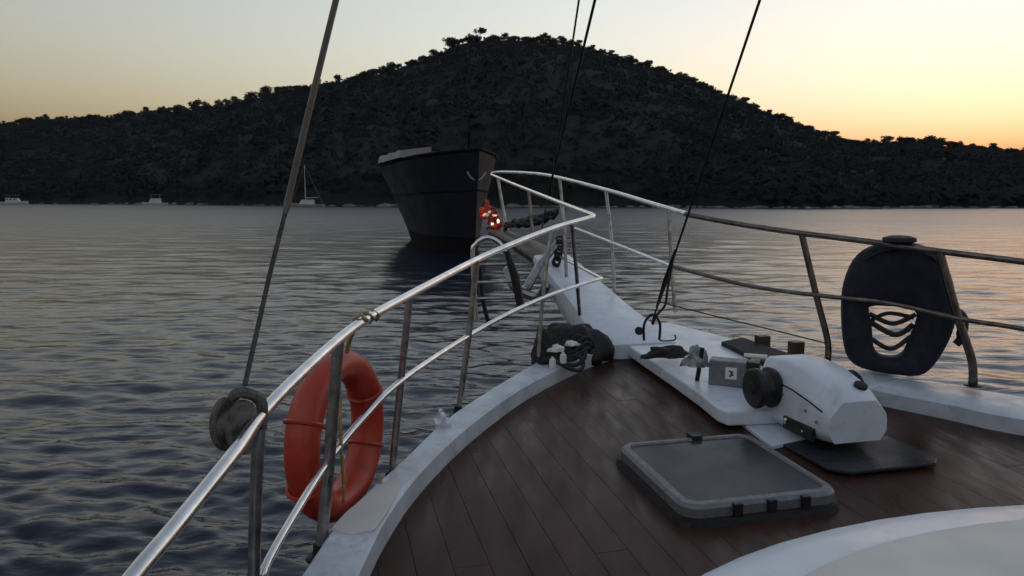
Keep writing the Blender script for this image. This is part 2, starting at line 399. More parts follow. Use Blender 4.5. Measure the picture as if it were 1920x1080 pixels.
# woodland on the slope: a mass nobody could count
mb = MB()
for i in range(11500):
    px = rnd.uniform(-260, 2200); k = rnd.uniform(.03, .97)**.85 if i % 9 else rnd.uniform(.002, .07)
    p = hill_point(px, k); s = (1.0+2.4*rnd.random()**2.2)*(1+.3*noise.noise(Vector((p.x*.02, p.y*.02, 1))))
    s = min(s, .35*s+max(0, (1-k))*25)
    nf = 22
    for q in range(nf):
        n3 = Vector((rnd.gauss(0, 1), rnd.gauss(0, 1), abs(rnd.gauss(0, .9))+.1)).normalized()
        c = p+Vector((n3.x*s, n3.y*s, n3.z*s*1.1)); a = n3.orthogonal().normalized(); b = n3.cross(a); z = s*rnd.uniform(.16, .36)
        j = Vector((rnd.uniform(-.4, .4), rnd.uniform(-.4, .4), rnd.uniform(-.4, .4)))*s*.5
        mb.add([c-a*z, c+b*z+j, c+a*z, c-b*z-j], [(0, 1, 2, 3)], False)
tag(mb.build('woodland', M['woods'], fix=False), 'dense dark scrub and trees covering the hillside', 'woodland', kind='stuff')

# ------------------------------------------------------------------ far boats
def hull_rings(org, u, v, L, stations, zs):
    """stations: (along 0..1, half breadth deck, half breadth water, sheer) from stern to bow"""
    rings = []
    for a, bd, bw, sh in stations:
        c = org+u*(a*L); r = []
        for (f, bb) in ((-.3, bw*.7), (.05, bw), (.5, bw+(bd-bw)*.6), (1, bd)):
            r.append(c+v*bb+Vector((0, 0, f*sh if f > 0 else f)))
        r += [c-v*bb+Vector((0, 0, f*sh if f > 0 else f)) for (f, bb) in ((1, bd), (.5, bw+(bd-bw)*.6), (.05, bw), (-.3, bw*.7))]
        rings.append(r)
    return rings
def far_boat(px, py, L, ang, name, label, cat, mast=0, cabin=(.35, .7, 1.0), hull='boatwhite'):
    Y = EYE*FPX/(py-370); p = EV+ray(px, 380)*(Y/ray(px, 380).y); p = Vector((p.x, Y, 0))
    u = Vector((math.cos(R(ang)), math.sin(R(ang)), 0)); v = Vector((-u.y, u.x, 0)); o = p-u*L/2
    root = empty(name, p, label, cat)
    st = [(0, L*.13, L*.11, L*.09), (.3, L*.16, L*.14, L*.085), (.65, L*.14, L*.11, L*.095), (.88, L*.07, L*.04, L*.115), (1, .05, .02, L*.125)]
    MB().loft(hull_rings(o, u, v, L, st, 0)).build('hull', M[hull], root)
    a0, a1, ch = cabin; zc = L*.09
    rr = []
    for a, f, w_ in ((a0, 0, .1), (a0, ch, .085), (a1-.05, ch, .075), (a1, 0, .07)): pass
    mb = MB(); prof = [(a0, 0), (a0+.02, ch), (a1-.08, ch*.95), (a1, 0)]
    rings = [[o+u*(a*L)+v*(sg*L*.1)+Vector((0, 0, zc+z)) for a, z in prof] for sg in (-1, 1)]
    mb.loft(rings, smooth=False); cb = mb.build('cabin', M['boatwhite'], root)
    for i in range(3):
        am = a0+.06+(a1-a0-.16)*i/2.4
        MB().box(o+u*(am*L)+v*(-L*.1-.02)+Vector((0, 0, zc+ch*.6)), (L*.05, .03, ch*.35), (u, v, Vector((0, 0, 1)))).build('window', M['glass'], cb)
    if mast:
        mo = o+u*(L*.55); MB().tube([mo+Vector((0, 0, L*.08)), mo+Vector((0, 0, mast))], [.13, .07], 6).build('mast', M['boatwhite'], root)
        MB().tube([mo+Vector((0, 0, 3)), mo-u*(L*.4)+Vector((0, 0, 3.2))], .14, 6).build('boom', M['shipgrey'], root)
        for tgt in (o+u*L*.99+Vector((0, 0, L*.12)), o+Vector((0, 0, L*.1))):
            MB().tube([mo+Vector((0, 0, mast)), tgt], .03, 4).build('stay', M['steel_dull'], root)
    else:
        for a in (a0+.06, a1-.12):
            for sg in (-1, 1):
                q = o+u*(a*L)+v*(sg*L*.09)+Vector((0, 0, zc+ch)); MB().tube([q, q+Vector((0, 0, ch*.75))], .05, 5).build('awning_post', M['steel_dull'], root)
        q = o+u*((a0+a1-.06)/2*L)+Vector((0, 0, zc+ch*1.78)); MB().box(q, (L*(a1-a0), L*.2, .12), (u, v, Vector((0, 0, 1)))).build('awning', M['shipgrey'], root)
    return root
far_boat(576, 388.3, 11, 172, 'sailing_boat', 'distant sailing boat with bare upright mast moored under the hill', 'boat', mast=13.5, cabin=(.3, .72, 1.5), hull='shipgrey')
far_boat(291, 384, 10, 200, 'motor_boat', 'small pale motor boat with awning near far shore, left of sailing boat', 'boat', cabin=(.25, .75, 1.9))
far_boat(24, 383, 13, 10, 'cabin_cruiser', 'white low cabin cruiser by the shore at the far left edge', 'boat', cabin=(.3, .75, 1.7))

# dark vessel lying ahead of the bow: stem to the right, side receding to the left
def big_vessel():
    S = PY(889, 470, 42.5); S.z = 0
    ang = R(70)                                      # its length runs away from us
    aft = Vector((-math.cos(ang), math.sin(ang), 0)); side = Vector((math.sin(ang), math.cos(ang), 0))   # side: its starboard, to the right
    root = empty('dark_vessel', S, 'big navy blue vessel hull with raised bow lying ahead of the bowsprit', 'ship')
    L = 15.0
    st = [(0, .06, .03, 5.8), (.05, .8, .3, 5.76), (.12, 1.65, .8, 5.7), (.22, 2.4, 1.2, 5.62), (.36, 2.85, 1.4, 5.55), (.6, 3.0, 1.3, 5.45), (.85, 2.9, .8, 5.5), (1, 2.75, .35, 5.55)]
    rows = []
    for a, bd, bw, sh in st:
        c = S+aft*(a*L); lev = []
        rake = (1-a)**6
        for f in (-.1, .0, .16, .18, .4, .62, .82, 1.0):
            bb = bw+(bd-bw)*(max(f, 0)**1.15); z = f*sh
            lev.append((c-aft*(rake*max(f, 0)*.9), bb, z))
        rows.append(lev)
    def shell(lo, hi): 
        return [[l[0]+side*l[1]+Vector((0, 0, l[2])) for l in row[lo:hi]]+[l[0]-side*l[1]+Vector((0, 0, l[2])) for l in row[lo:hi][::-1]] for row in rows]
    MB().loft(shell(2, 8)).build('hull', M['shiphull'], root)
    MB().loft(shell(0, 3)).build('boot_topping', M['shipdark'], root)
    for sg in (-1, 1):
        pts = [row[-1][0]+side*(sg*row[-1][1])+Vector((0, 0, row[-1][2]+.02)) for row in rows]
        MB().tube(pts, .10, 8).build('cap_rail', M['shipdark'], root)
        for (f0, nm) in ((5, 'rubbing_strake'),):
            pts = [row[f0][0]+side*(sg*row[f0][1]*1.01)+Vector((0, 0, row[f0][2])) for row in rows]
            MB().tube(pts, .06, 6).build(nm, M['shipdark'], root)
    # pale cover stretched over the side deck aft of the bow
    a0 = S+aft*(.30*L)
    mb = MB(); rings = []
    for i in range(9):
        a = .33+.5*i/8; c = S+aft*(a*L); sh = 5.55-.05*i/8
        rings.append([c-side*3.2+Vector((0, 0, sh+.06)), c-side*3.1+Vector((0, 0, sh+.5+.05*math.sin(i*2))), c-side*1.2+Vector((0, 0, sh+.75)), c-side*1.2+Vector((0, 0, sh+.1))])
    mb.loft(rings, smooth=False).build('deck_cover', M['shipgrey'], root)
    c = S+aft*(.06*L)
    mb = MB()
    MB().tube([c+Vector((0, 0, 6)), c+Vector((0, 0, 6.9))], .09, 8).build('bollard', M['shipdark'], root)
    ar = S-aft*.5+Vector((0, 0, 4.7)); 
    mb.tube([ar+Vector((0, 0, .6)), ar+Vector((0, 0, -.5))], .07, 8); mb.tube(spline([ar+side*-.55+Vector((0, 0, -.1)), ar+side*-.3+Vector((0, 0, -.45)), ar+Vector((0, 0, -.55)), ar+side*.3+Vector((0, 0, -.45)), ar+side*.55+Vector((0, 0, -.1))]), .07, 8)
    mb.build('anchor', M['steel_dull'], root)
    MB().box(S+aft*(.55*L)+Vector((0, 0, 5.5)), (L*.3, 2.4, 1.2), (aft, side, Vector((0, 0, 1)))).build('deckhouse', M['shiphull'], root, bevel=.1)
    return root
big_vessel()

# ------------------------------------------------------------------ our yacht
yacht = empty('sailing_yacht', Vector((ORG.x, ORG.y, 0)), 'white and teak foredeck of the sailing yacht the photo is taken from', 'yacht')
CAPH = .09
def bdeck(tabpx, ext, off, dt=0):
    pts = [ST(PD(x, y, off)) for x, y in tabpx]
    return pts+ext
Lin = bdeck([(1172, 644), (1100, 666), (1000, 713), (930, 758), (860, 812), (790, 880), (740, 944), (700, 1010), (668, 1080)], [(-3.3, -2.28), (-4.2, -2.48), (-6, -2.62), (-8, -2.65)], CAPH)
Lout = bdeck([(1085, 634), (1050, 652), (985, 690), (900, 742), (830, 790), (755, 862), (700, 910), (622, 985), (560, 1080)], [(-3.25, -2.5), (-4.2, -2.72), (-6, -2.85), (-8, -2.88)], CAPH)
Rin = bdeck([(1480, 690), (1640, 728), (1780, 755), (1920, 783)], [(-2.5, 1.95), (-3.5, 2.35), (-5, 2.58), (-8, 2.65)], CAPH)
Rout = bdeck([(1440, 652), (1640, 700), (1790, 722), (1920, 742)], [(-2.4, 2.2), (-3.5, 2.6), (-5, 2.83), (-8, 2.88)], CAPH)
def resample(pts, n):
    P = [Vector((a, b, 0)) for a, b in pts]; P = spline(P, 10); d = [0]
    for a, b in zip(P, P[1:]): d.append(d[-1]+(b-a).length)
    res = []; j = 0
    for i in range(n):
        t = d[-1]*i/(n-1)
        while j < len(P)-2 and d[j+1] < t: j += 1
        k = (t-d[j])/max(1e-6, d[j+1]-d[j]); q = P[j].lerp(P[j+1], min(1, k)); res.append((q.x, q.y))
    return res
def cap_strip(inn, outn, name):
    n = 60; a = resample(inn, n); b = resample(outn, n); rings = []
    for (s1, t1), (s2, t2) in zip(a, b):
        rings.append([B(s1, t1, CAPH-.012), B(s1+(s2-s1)*.1, t1+(t2-t1)*.1, CAPH), B(s2+(s1-s2)*.1, t2+(t1-t2)*.1, CAPH+.004), B(s2, t2, CAPH-.012), B(s2, t2, CAPH-.05), B(s1+(s2-s1)*.06, t1+(t2-t1)*.06, -.16), B(s1, t1, -.16)])
    o = MB().loft(rings).build(name, M['whitecap'], yacht)
    return a, b
la, lb = cap_strip(Lin, Lout, 'bulwark_cap'); ra, rb = cap_strip(Rin, Rout, 'bulwark_cap')
# topsides of the hull below the caps, meeting at the stem
def topside(edge, sgn):
    rows = []
    e = [(0.42, 0.0)]+list(edge) if True else edge
    for (s, t) in e:
        tt = t*.97
        rows.append([B(s, tt, CAPH-.05), B(s-.1, tt*.96, -.5), B(s-.35, tt*.86, -1.3), Vector((B(s-.7, tt*.75).x, B(s-.7, tt*.75).y, -.5))])
    return MB().loft(rows, cap=False, closed=False).build('topside', M['white'], yacht)
topside(lb, -1); topside(rb, 1)

# deck: caulk bed and separate teak planks running fore and aft
bound = []
for s, t in reversed(la): bound.append((t, s))
bound = [q for q in bound]
rbound = [(t, s) for s, t in ra]
def s_front(t):
    if t < 0: tab = sorted([(tt, ss) for tt, ss in bound if tt <= .05])
    else: tab = sorted([(0, -.02)]+[(tt, ss) for tt, ss in rbound if tt > .2])
    return interp(tab, t)
bed = MB()
ts = [-2.66+.02+i*(5.28/60) for i in range(61)]
rings = []
for t in ts: rings.append([B(min(-.02, s_front(t)), t, -.012), B(-8, t, -.012), B(-8, t, -.1), B(min(-.02, s_front(t)), t, -.1)])
deck = bed.loft(rings, smooth=False).build('deck', M['caulk'], yacht)
PW = .118; t = -2.62; i = 0
while t < 2.6:
    t0, t1 = t+.0006, t+PW-.0006; f0, f1 = min(0, s_front(t0)), min(0, s_front(t1)); end = -7.9
    if min(f0, f1) > end+.3:
        dz = rnd.uniform(-.0006, .0006)
        cuts = []; c_ = max(f0, f1)-rnd.uniform(.5, 2.2)
        while c_ > end+.4: cuts.append(c_); c_ -= rnd.uniform(1.7, 2.6)
        a0, a1 = f0, f1
        for e in cuts+[end]:
            if e > min(a0, a1)-.1: continue
            MB().prism([B(a0, t0, dz), B(e+.0008, t0, dz), B(e+.0008, t1, dz), B(a1, t1, dz)], .01).build('plank', M['teak'], deck, bevel=.0007, seg=1)
            a0 = a1 = e-.0008; dz = rnd.uniform(-.0006, .0006)
    t += PW; i += 1

# raised white bow platform carrying the anchor gear
plat = [(1168, 641), (1215, 672), (1265, 705), (1310, 736), (1345, 764), (1366, 772), (1420, 770), (1490, 766), (1560, 745), (1650, 722), (1640, 702), (1440, 652), (1255, 604), (1190, 612)]
MB().prism([PD(x, y, CAPH+.006) for x, y in plat], .075).build('bow_platform', M['white'], yacht, bevel=.012, seg=3)
for (x0, y0, x1, y1) in ((1385, 782, 1452, 836),):
    a = PD(1388, 788, .0); MB().prism([PD(1386, 788, .02), PD(1448, 836, .02), PD(1520, 820, .02), PD(1460, 782, .02)], .02).build('base_plate', M['white'], yacht, bevel=.004)

# bowsprit: white box section, then a dark wooden spar end
def bsp(y): return ORG.x+.249*(5-y)
def bring(Y, w, z, h, fl=0.25):
    c = Vector((bsp(Y), Y, EYE+z)); r = []
    for a, b in ((-1, -.25), (-.93, -.05), (-.8, 0), (.8, 0), (.93, -.05), (1, -.25), (.75, -.85), (.5, -1), (-.5, -1), (-.75, -.85)):
        r.append(c+V*(a*w)+Vector((0, 0, b*h)))
    return r
rings = [bring(4.98, .29, -.985, .1), bring(5.08, .285, -.955, .2), bring(5.3, .27, -.9, .34), bring(5.7, .235, -.805, .36), bring(6.2, .21, -.69, .3), bring(6.7, .195, -.58, .24), bring(6.95, .185, -.53, .2)]
bs = MB().loft(rings).build('bowsprit', M['white'], yacht)
MB().loft([bring(6.951, .16, -.545, .13), bring(8.0, .15, -.45, .12), bring(9.3, .10, -.385, .1)]).build('spar_end', M['brown'], yacht)
mb = MB()
for dx in (-.03, .03):
    c = PD(1228, 618, CAPH+.02); 
c = PY(1222, 632, 4.86)
hoop = spline([c-V*.055+Vector((0, 0, -.02)), c-V*.055+Vector((0, 0, .09)), c+Vector((0, 0, .15)), c+V*.055+Vector((0, 0, .09)), c+V*.055+Vector((0, 0, -.02))], 8)
MB().tube(hoop, .009, 8).build('stay_shackle', M['dark_metal'], bs)
q = PY(1252, 628, 4.8); MB().tube(spline([q-V*.05, q-V*.05+Vector((0, 0, -.035)), q+V*.05+Vector((0, 0, -.035)), q+V*.05], 6), .005, 6).build('eye_plate', M['dark_metal'], bs)
q = PY(1198, 621, 4.95); MB().lathe(q, -Vector((0, 1, -.6)), [(0, .012), (.004, .03), (.008, .03), (.01, .01)], 12).build('bolt', M['dark_metal'], bs)

# rails: points are (px, py, distance)
def pts3(l): return [PY(*q) for q in l]
TIP = 9.5
lt = [(922, 328, TIP), (1113, 404, 5.0)]
rail_top_left = pts3([(922, 328, TIP), (960, 344, 8.15), (1050, 380, 5.98), (1098, 398.5, 5.2)])
c0 = spline(pts3([(1098, 398.5, 5.2), (1110, 403, 5.03), (1112, 406, 4.98), (1100, 410, 4.9)]), 5)
rail_fwd = spline(pts3([(1100, 410, 4.9), (1040, 427, 4.52), (960, 458, 4.02), (890, 489, 3.63), (770, 552, 2.86), (690, 596, 2.5), (640, 632, 2.3), (560, 704, 1.98), (490, 777, 1.76), (440, 848, 1.58), (330, 985, 1.33), (220, 1120, 1.16), (20, 1420, .95)]), 6)
rail = empty('x', (0, 0, 0)); bpy.data.objects.remove(rail)
top_l = MB().tube(rail_top_left+c0[1:]+rail_fwd[1:], .0165, 12).build('guard_rail', M['steel'], yacht)
right_top = spline(pts3([(922, 328, TIP), (924, 324, TIP+.03), (942, 322.5, 9.35), (985, 324, 8.6), (1035, 330, 7.8), (1140, 357, 6.35), (1220, 381, 5.55), (1290, 402, 5.0)]), 6)
pulpit_r = MB().tube(right_top, .0165, 12).build('guard_rail', M['steel'], yacht)
top_r = MB().tube(spline(pts3([(1286, 401, 5.02), (1300, 404.5, 4.97), (1390, 421, 4.75), (1500, 437, 4.5), (1630, 453, 4.27), (1760, 471, 4.05), (1920, 491, 3.82), (2200, 530, 3.45), (2600, 590, 2.9)]), 6), .0175, 12).build('guard_rail', M['dark_rail'], yacht, label='dark starboard rail')
mid_l = MB().tube(pts3([(1036, 474, 6.9), (1122, 519, 5.06)])+spline(pts3([(1122, 519, 5.06), (1128, 522, 4.98), (1118, 525, 4.9)]), 4)[1:]+spline(pts3([(1118, 525, 4.9), (1040, 550, 4.5), (960, 585, 4.05), (878, 630, 3.63), (755, 712, 2.86), (680, 785, 2.56), (613, 868, 2.31), (540, 985, 2.0), (498, 1062, 1.84), (494, 1085, 1.82), (497, 1110, 1.82)]), 6)[1:], .0125, 10).build('guard_rail', M['steel'], yacht)
MB().tube(pts3([(1078, 428, 6.75), (1150, 456, 6.05), (1258, 499, 5.05)]), .0125, 10).build('guard_rail', M['steel'], yacht)
mid_r = MB().tube(spline(pts3([(1256, 498, 5.06), (1400, 535, 4.73), (1545, 555, 4.42), (1660, 567, 4.22), (1800, 598, 4.0), (1920, 617, 3.82), (2200, 670, 3.45)]), 6), .0135, 10).build('guard_rail', M['dark_rail'], yacht)

def stanchion(l, r=.013, par=yacht, base=True, m='steel_dull', sp=True):
    p = spline(pts3(l), 6) if sp else pts3(l)
    o = MB().tube(p, r, 10).build('stanchion', M[m], par)
    if base:
        b = p[-1]; MB().lathe(b+Vector((0, 0, -.004)), (0, 0, 1), [(0, .045), (.008, .045), (.012, .024), (.05, .02), (.052, .012)], 14).build('base_flange', M['dark_metal'], o)
    return o
stanchion([(894, 489, 3.63), (880, 620, 3.63), (859, 778, 3.62)], .0155, top_l)
stanchion([(768, 556, 2.86), (752, 712, 2.87), (733, 905, 2.84)], .0145, top_l)
stanchion([(634, 640, 2.3), (617, 868, 2.31), (600, 1045, 2.3)], .019, top_l)
stanchion([(487, 780, 1.76), (482, 880, 1.765), (478, 1000, 1.77), (474, 1170, 1.78)], .0155, top_l)
stanchion([(1503, 437, 4.5), (1530, 552, 4.47), (1552, 640, 4.46), (1551, 684, 4.45)], .019, top_r, m='dark_rail')
stanchion([(1762, 473, 4.05), (1797, 598, 4.02), (1822, 675, 4.0), (1824, 722, 4.0)], .022, top_r, m='dark_rail')
stanchion([(1254, 392, 5.15), (1259, 497, 5.1), (1266, 585, 5.05)], .012, top_r, base=False)
stanchion([(1136, 357, 6.38), (1147, 455, 6.1), (1152, 548, 5.9)], .014, pulpit_r, base=False)
stanchion([(1049, 334, 7.55), (1054, 385, 7.5), (1060, 440, 7.4)], .016, pulpit_r, base=False)
stanchion([(933, 332, 9.25), (942, 385, 9.2), (951, 432, 9.15)], .02, top_l, base=False)
stanchion([(991, 357, 7.3), (996, 410, 7.3), (1000, 450, 7.3)], .015, top_l, base=False)
stanchion([(1072, 417, 4.72), (1080, 500, 4.9), (1087, 590, 5.1)], .013, top_l, base=False)
stanchion([(1034, 430, 4.5), (1021, 530, 4.46), (1012, 625, 4.44), (1010, 668, 4.43)], .012, top_l, base=False)
stanchion([(1052, 382, 5.95), (1058, 440, 5.9), (1062, 520, 5.85)], .013, top_l, base=False)

# stays
def stay(a, b, r, m='dark_metal', par=yacht): return MB().tube([a, b], r, 8).build('stay', M[m], par)
stay(PY(1428, -10, 3.2), PY(1222, 606, 4.86), .0065)
stay(PY(1456.5, -95, 3.05), PY(1428, -10, 3.2), .0065)
stay(PY(1118, -10, 5.4), PY(1026, 372, 7.6), .011)
stay(PY(1087, -10, 5.6), PY(1030, 372, 7.6), .008)
t_ = stay(PY(1026, 372, 7.6), PY(1016, 428, 7.5), .007)
# turnbuckle and lashings on the lower end of the inner stay
MB().tube(pts3([(1266, 470, 4.55), (1248, 526, 4.68), (1232, 575, 4.78)]), [.008, .017, .009], 10).build('turnbuckle', M['dark_metal'], yacht)
MB().tube(spline(pts3([(1263, 480, 4.56), (1252, 540, 4.66), (1247, 572, 4.74), (1232, 590, 4.8), (1224, 608, 4.86)]), 6), .008, 8).build('lashing', M['rope_d'], yacht)
MB().tube(spline(pts3([(1236, 566, 4.85), (1330, 590, 4.78), (1450, 619, 4.62), (1550, 644, 4.46)]), 6), .004, 6).build('lifeline', M['dark_metal'], yacht)

# mooring bitts on the starboard cap
for (x, y) in ((1429, 652), (1492, 664)):
    c = PD(x, y, CAPH); mb = MB(); mb.box(c+Vector((0, 0, .042)), (.082, .07, .084), (V, U, Vector((0, 0, 1)))); mb.build('bitt', M['brown'], yacht, bevel=.004)

c = PD(829, 797, CAPH); chock = MB().loft([[c+V*a*1.0+U*b+Vector((0, 0, z)) for a, b in ((-.035, -.05), (.035, -.05), (.035, .05), (-.035, .05))] for z in (0, .02)], smooth=False).build('fairlead', M['whitecap'], yacht, bevel=.004)
for sg in (-1, 1): MB().tube(spline([c+U*(sg*.045)+Vector((0, 0, .01)), c+U*(sg*.05)+Vector((0, 0, .05)), c+U*(sg*.015)+Vector((0, 0, .055))], 5), .012, 8).build('horn', M['whitecap'], chock)

MB().prism([PD(x, y, CAPH+.008) for x, y in ((618, 992), (650, 958), (700, 918), (748, 888), (752, 905), (728, 955), (702, 992), (660, 1000))], .01).build('chafe_pad', M['cream'], yacht, bevel=.003)

# dark locker lid along the starboard side of the platform
lid = [(1352, 640), (1392, 632), (1450, 652), (1560, 688), (1545, 706), (1430, 678)]
MB().prism([PD(x, y, CAPH+.035) for x, y in lid], .03).build('locker_lid', M['net'], yacht, bevel=.006)

# windlass
W0 = PD(1530, 830, 0)
AFT = -U
def wl(a, b, c): return W0+AFT*a+V*b+Vector((0, 0, c-.035*0))
wind = MB()
base = [wl(-.42, -.19, .016), wl(.34, -.19, .016), wl(.40, -.12, .016), wl(.40, .30, .016), wl(.34, .36, .016), wl(-.42, .36, .016)]
windlass = wind.prism(base, .015).build('windlass', M['smoke'], yacht, bevel=.004)
rings = []
for a, bot, sh, top, wb, wt in ((-.40, .05, .22, .30, .12, .085), (-.36, .04, .25, .345, .15, .11), (-.2, .04, .26, .36, .165, .118), (-.04, .04, .25, .345, .17, .118), (.08, .05, .225, .315, .165, .11), (.165, .06, .2, .28, .158, .102), (.205, .065, .185, .25, .148, .096)):
    r = []
    for b, c in ((-wb*.8, bot), (-wb, bot+.04), (-wb, sh-.03), (-wb*.97, sh), (-wt, top-.012), (-wt*.85, top), (wt*.85, top), (wt, top-.012), (wb*.97, sh), (wb, sh-.03), (wb, bot+.04), (wb*.8, bot)):
        r.append(wl(a, b+.06, c))
    rings.append(r)
MB().loft(rings).build('cover', M['white'], windlass, bevel=.014, seg=4)
MB().lathe(wl(-.22, -.10, .22), -V, [(-.03, .06), (.0, .096), (.02, .1), (.032, .08), (.06, .074), (.075, .096), (.1, .1), (.112, .088), (.116, .034), (.125, .03), (.126, .004)], 28).build('drum', M['black'], windlass)
MB().lathe(wl(-.2, .22, .2), V, [(0, .06), (.01, .085), (.035, .09), (.05, .07), (.10, .064), (.125, .085), (.14, .075), (.145, .02)], 24).build('drum', M['dark_metal'], windlass)
MB().lathe(wl(.13, .12, .296), Vector((.1, -.35, .9)), [(0, .03), (.012, .03), (.016, .022), (.017, .003)], 20).build('cap_plug', M['navy'], windlass)
for a_, c_ in ((-.3, .2), (-.12, .21), (.06, .18), (.14, .15)): MB().lathe(wl(a_, -.108, c_), -V, [(0, .008), (.004, .008), (.006, .003)], 8).build('screw', M['steel_dull'], windlass)
MB().tube([wl(a_, sg*.5*0+(.06-sg), c_) for a_, c_, sg in ((-.38, .235, .142), (-.2, .262, .168), (-.04, .252, .173), (.08, .228, .168), (.165, .203, .161))], .0035, 6).build('seam', M['shipdark'], windlass)
MB().box(wl(.02, -.112, .085), (.22, .02, .06), (AFT, V, Vector((0, 0, 1)))).build('gear_recess', M['black'], windlass, bevel=.004)
MB().lathe(wl(-.06, -.124, .1), -V, [(0, .014), (.01, .014), (.014, .008)], 12).build('bolt', M['steel'], windlass)
MB().lathe(wl(.07, -.124, .085), -V, [(0, .007), (.006, .007), (.008, .003)], 10).build('bolt', M['steel'], windlass)

# chain stopper box with its sticker, between platform edge and drum
bx = PD(1365, 722, CAPH); ca = (V*.8+U*-.6).normalized(); cb_ = Vector((0, 0, 1)).cross(ca)
stopper = MB().box(bx+Vector((0, 0, .075)), (.20, .11, .14), (ca, cb_, Vector((0, 0, 1)))).build('chain_stopper', M['hatch_frame'], yacht, bevel=.006)
MB().box(bx+ca*.135+Vector((0, 0, .075)), (.055, .13, .15), (ca, cb_, Vector((0, 0, 1)))).build('end_plate', M['dark_metal'], stopper, bevel=.006)
MB().tube([bx-ca*.17+Vector((0, 0, 0)), bx-ca*.145+Vector((0, 0, .2))], .013, 8).build('lever', M['dark_metal'], stopper)
st_c = bx+ca*.02-cb_*.0565+Vector((0, 0, .08))
sk = MB().box(st_c, (.06, .003, .065), (ca, cb_, Vector((0, 0, 1)))).build('sticker', M['paper'], stopper)
mb = MB()
for (a, c, s1, s2, rot) in ((-.006, .012, .012, .009, .4), (.004, .004, .010, .02, -.5), (-.002, -.012, .018, .008, .7), (.010, -.008, .007, .012, .2)):
    x_ = ca*math.cos(rot)+Vector((0, 0, 1))*math.sin(rot); z_ = Vector((0, 0, 1))*math.cos(rot)-ca*math.sin(rot)
    mb.box(st_c-cb_*.0022+ca*a+Vector((0, 0, c)), (s1, .001, s2), (x_, cb_, z_))
mb.build('mark', M['ink'], sk)
q = bx+ca*.13+Vector((0, 0, .175)); MB().tube([q-ca*.05, q+ca*.07], .013, 10).build('white_tube', M['paper'], stopper)

# deck hatch
hp = [(1150, 868), (1205, 843), (1405, 822), (1445, 838), (1552, 930), (1545, 945), (1330, 983), (1280, 975)]
H0 = PD(1350, 905, .0)
hs, ht = ST(H0)
def hq(a, b, c): return B(hs+a, ht+b, c)
def rrect(a, b, r, z, n=5):
    res = []
    for sx, sy, st_ in ((1, 1, 0), (-1, 1, 90), (-1, -1, 180), (1, -1, 270)):
        for k in range(n+1):
            an = R(st_+90*k/n); res.append(hq(sx*(a-r)+math.cos(an)*r, sy*(b-r)+math.sin(an)*r, z))
    return res
HA, HB = .33, .325
hatch = MB().loft([rrect(HA+.02, HB+.02, .09, .0), rrect(HA+.012, HB+.012, .08, .028)]).build('deck_hatch', M['black'], yacht)
MB().loft([rrect(HA, HB, .075, .028), rrect(HA, HB, .075, .062), rrect(HA-.012, HB-.012, .065, .075), rrect(HA-.035, HB-.035, .05, .078), rrect(HA-.04, HB-.04, .048, .068)]).build('frame', M['hatch_frame'], hatch)
MB().loft([rrect(HA-.041, HB-.041, .047, .06), rrect(HA-.041, HB-.041, .047, .0705)]).build('pane', M['smoke'], hatch)
for (a, b) in ((-HA-.004, -.12), (-HA-.004, .02), (-HA-.004, .16)):
    MB().box(hq(a, b, .05), (.024, .034, .05), (U, V, Vector((0, 0, 1)))).build('latch', M['black'], hatch, bevel=.003)
for b in (.05,):
    MB().box(hq(HA-.01, b, .075), (.06, .05, .03), (U, V, Vector((0, 0, 1)))).build('hinge', M['black'], hatch, bevel=.004)

# rounded white coachroof corner close to the camera
cc = Vector((1.42, .30, EYE-.62)); RX, RY = 1.46, 1.22
def ell(f, z, n=72): 
    r = []
    for k in range(n):
        a = 2*math.pi*k/n; e = .8
        r.append(cc+Vector((abs(math.cos(a))**e*math.copysign(1, math.cos(a))*RX*f, abs(math.sin(a))**e*math.copysign(1, math.sin(a))*RY*f, z)))
    return r
coach = MB().loft([ell(.97, -.62), ell(.985, -.14), ell(1.0, -.1), ell(1.0, -.05), ell(.985, -.02), ell(.965, -.003), ell(.93, .008), ell(.89, .014)]).build('coachroof', M['white'], yacht)
MB().loft([ell(.885, .008), ell(.88, .02), ell(.865, .026), ell(.5, .032), ell(.1, .034)]).build('roof_pad', M['cream'], coach)

# ------------------------------------------------------------------ things on and around the yacht
# lifebuoy outboard of the port rail
lb_c = PY(633, 815, 2.62)
al = (PY(768, 556, 2.86)-PY(634, 640, 2.3)); al.z = 0; al.normalize()
out_n = Vector((0, 0, 1)).cross(al)
buoy = empty('lifebuoy', lb_c-Vector((0, 0, .34)), 'orange red lifebuoy ring hanging on the port rail', 'lifebuoy')
ring = [lb_c+al*(math.cos(2*math.pi*k/64)*.245)+Vector((0, 0, math.sin(2*math.pi*k/64)*.252)) for k in range(64)]
MB().tube(ring, .064, 20, close=True, flat=.85).build('ring', M['orange'], buoy)
for a in (25, 155, 205, 335):
    an = R(a); c = lb_c+al*(math.cos(an)*.245)+Vector((0, 0, math.sin(an)*.25)); rad = al*math.cos(an)+Vector((0, 0, math.sin(an)))
    MB().tube([c+(rad*math.cos(q)+out_n*math.sin(q))*.0645 for q in [2*math.pi*k/20 for k in range(20)]], .008, 6, close=True).build('rope_band', M['orange'], buoy)
MB().tube(spline([lb_c+al*(-.16)-out_n*.1+Vector((0, 0, .22)), lb_c+al*-.2-out_n*.12+Vector((0, 0, .05)), lb_c+al*-.17-out_n*.11+Vector((0, 0, -.12)), lb_c+al*-.12-out_n*.08+Vector((0, 0, -.2))], 8), .006, 6).build('grab_line', M['rope_y'], buoy)
tag(MB().tube(spline(pts3([(668, 606, 2.44), (655, 640, 2.5), (650, 660, 2.55)]), 4), .008, 6).build('hanging_cord', M['rope_y']), 'short straw coloured cord tying the lifebuoy to the rail', 'cord')
k0 = PY(680, 599, 2.46)
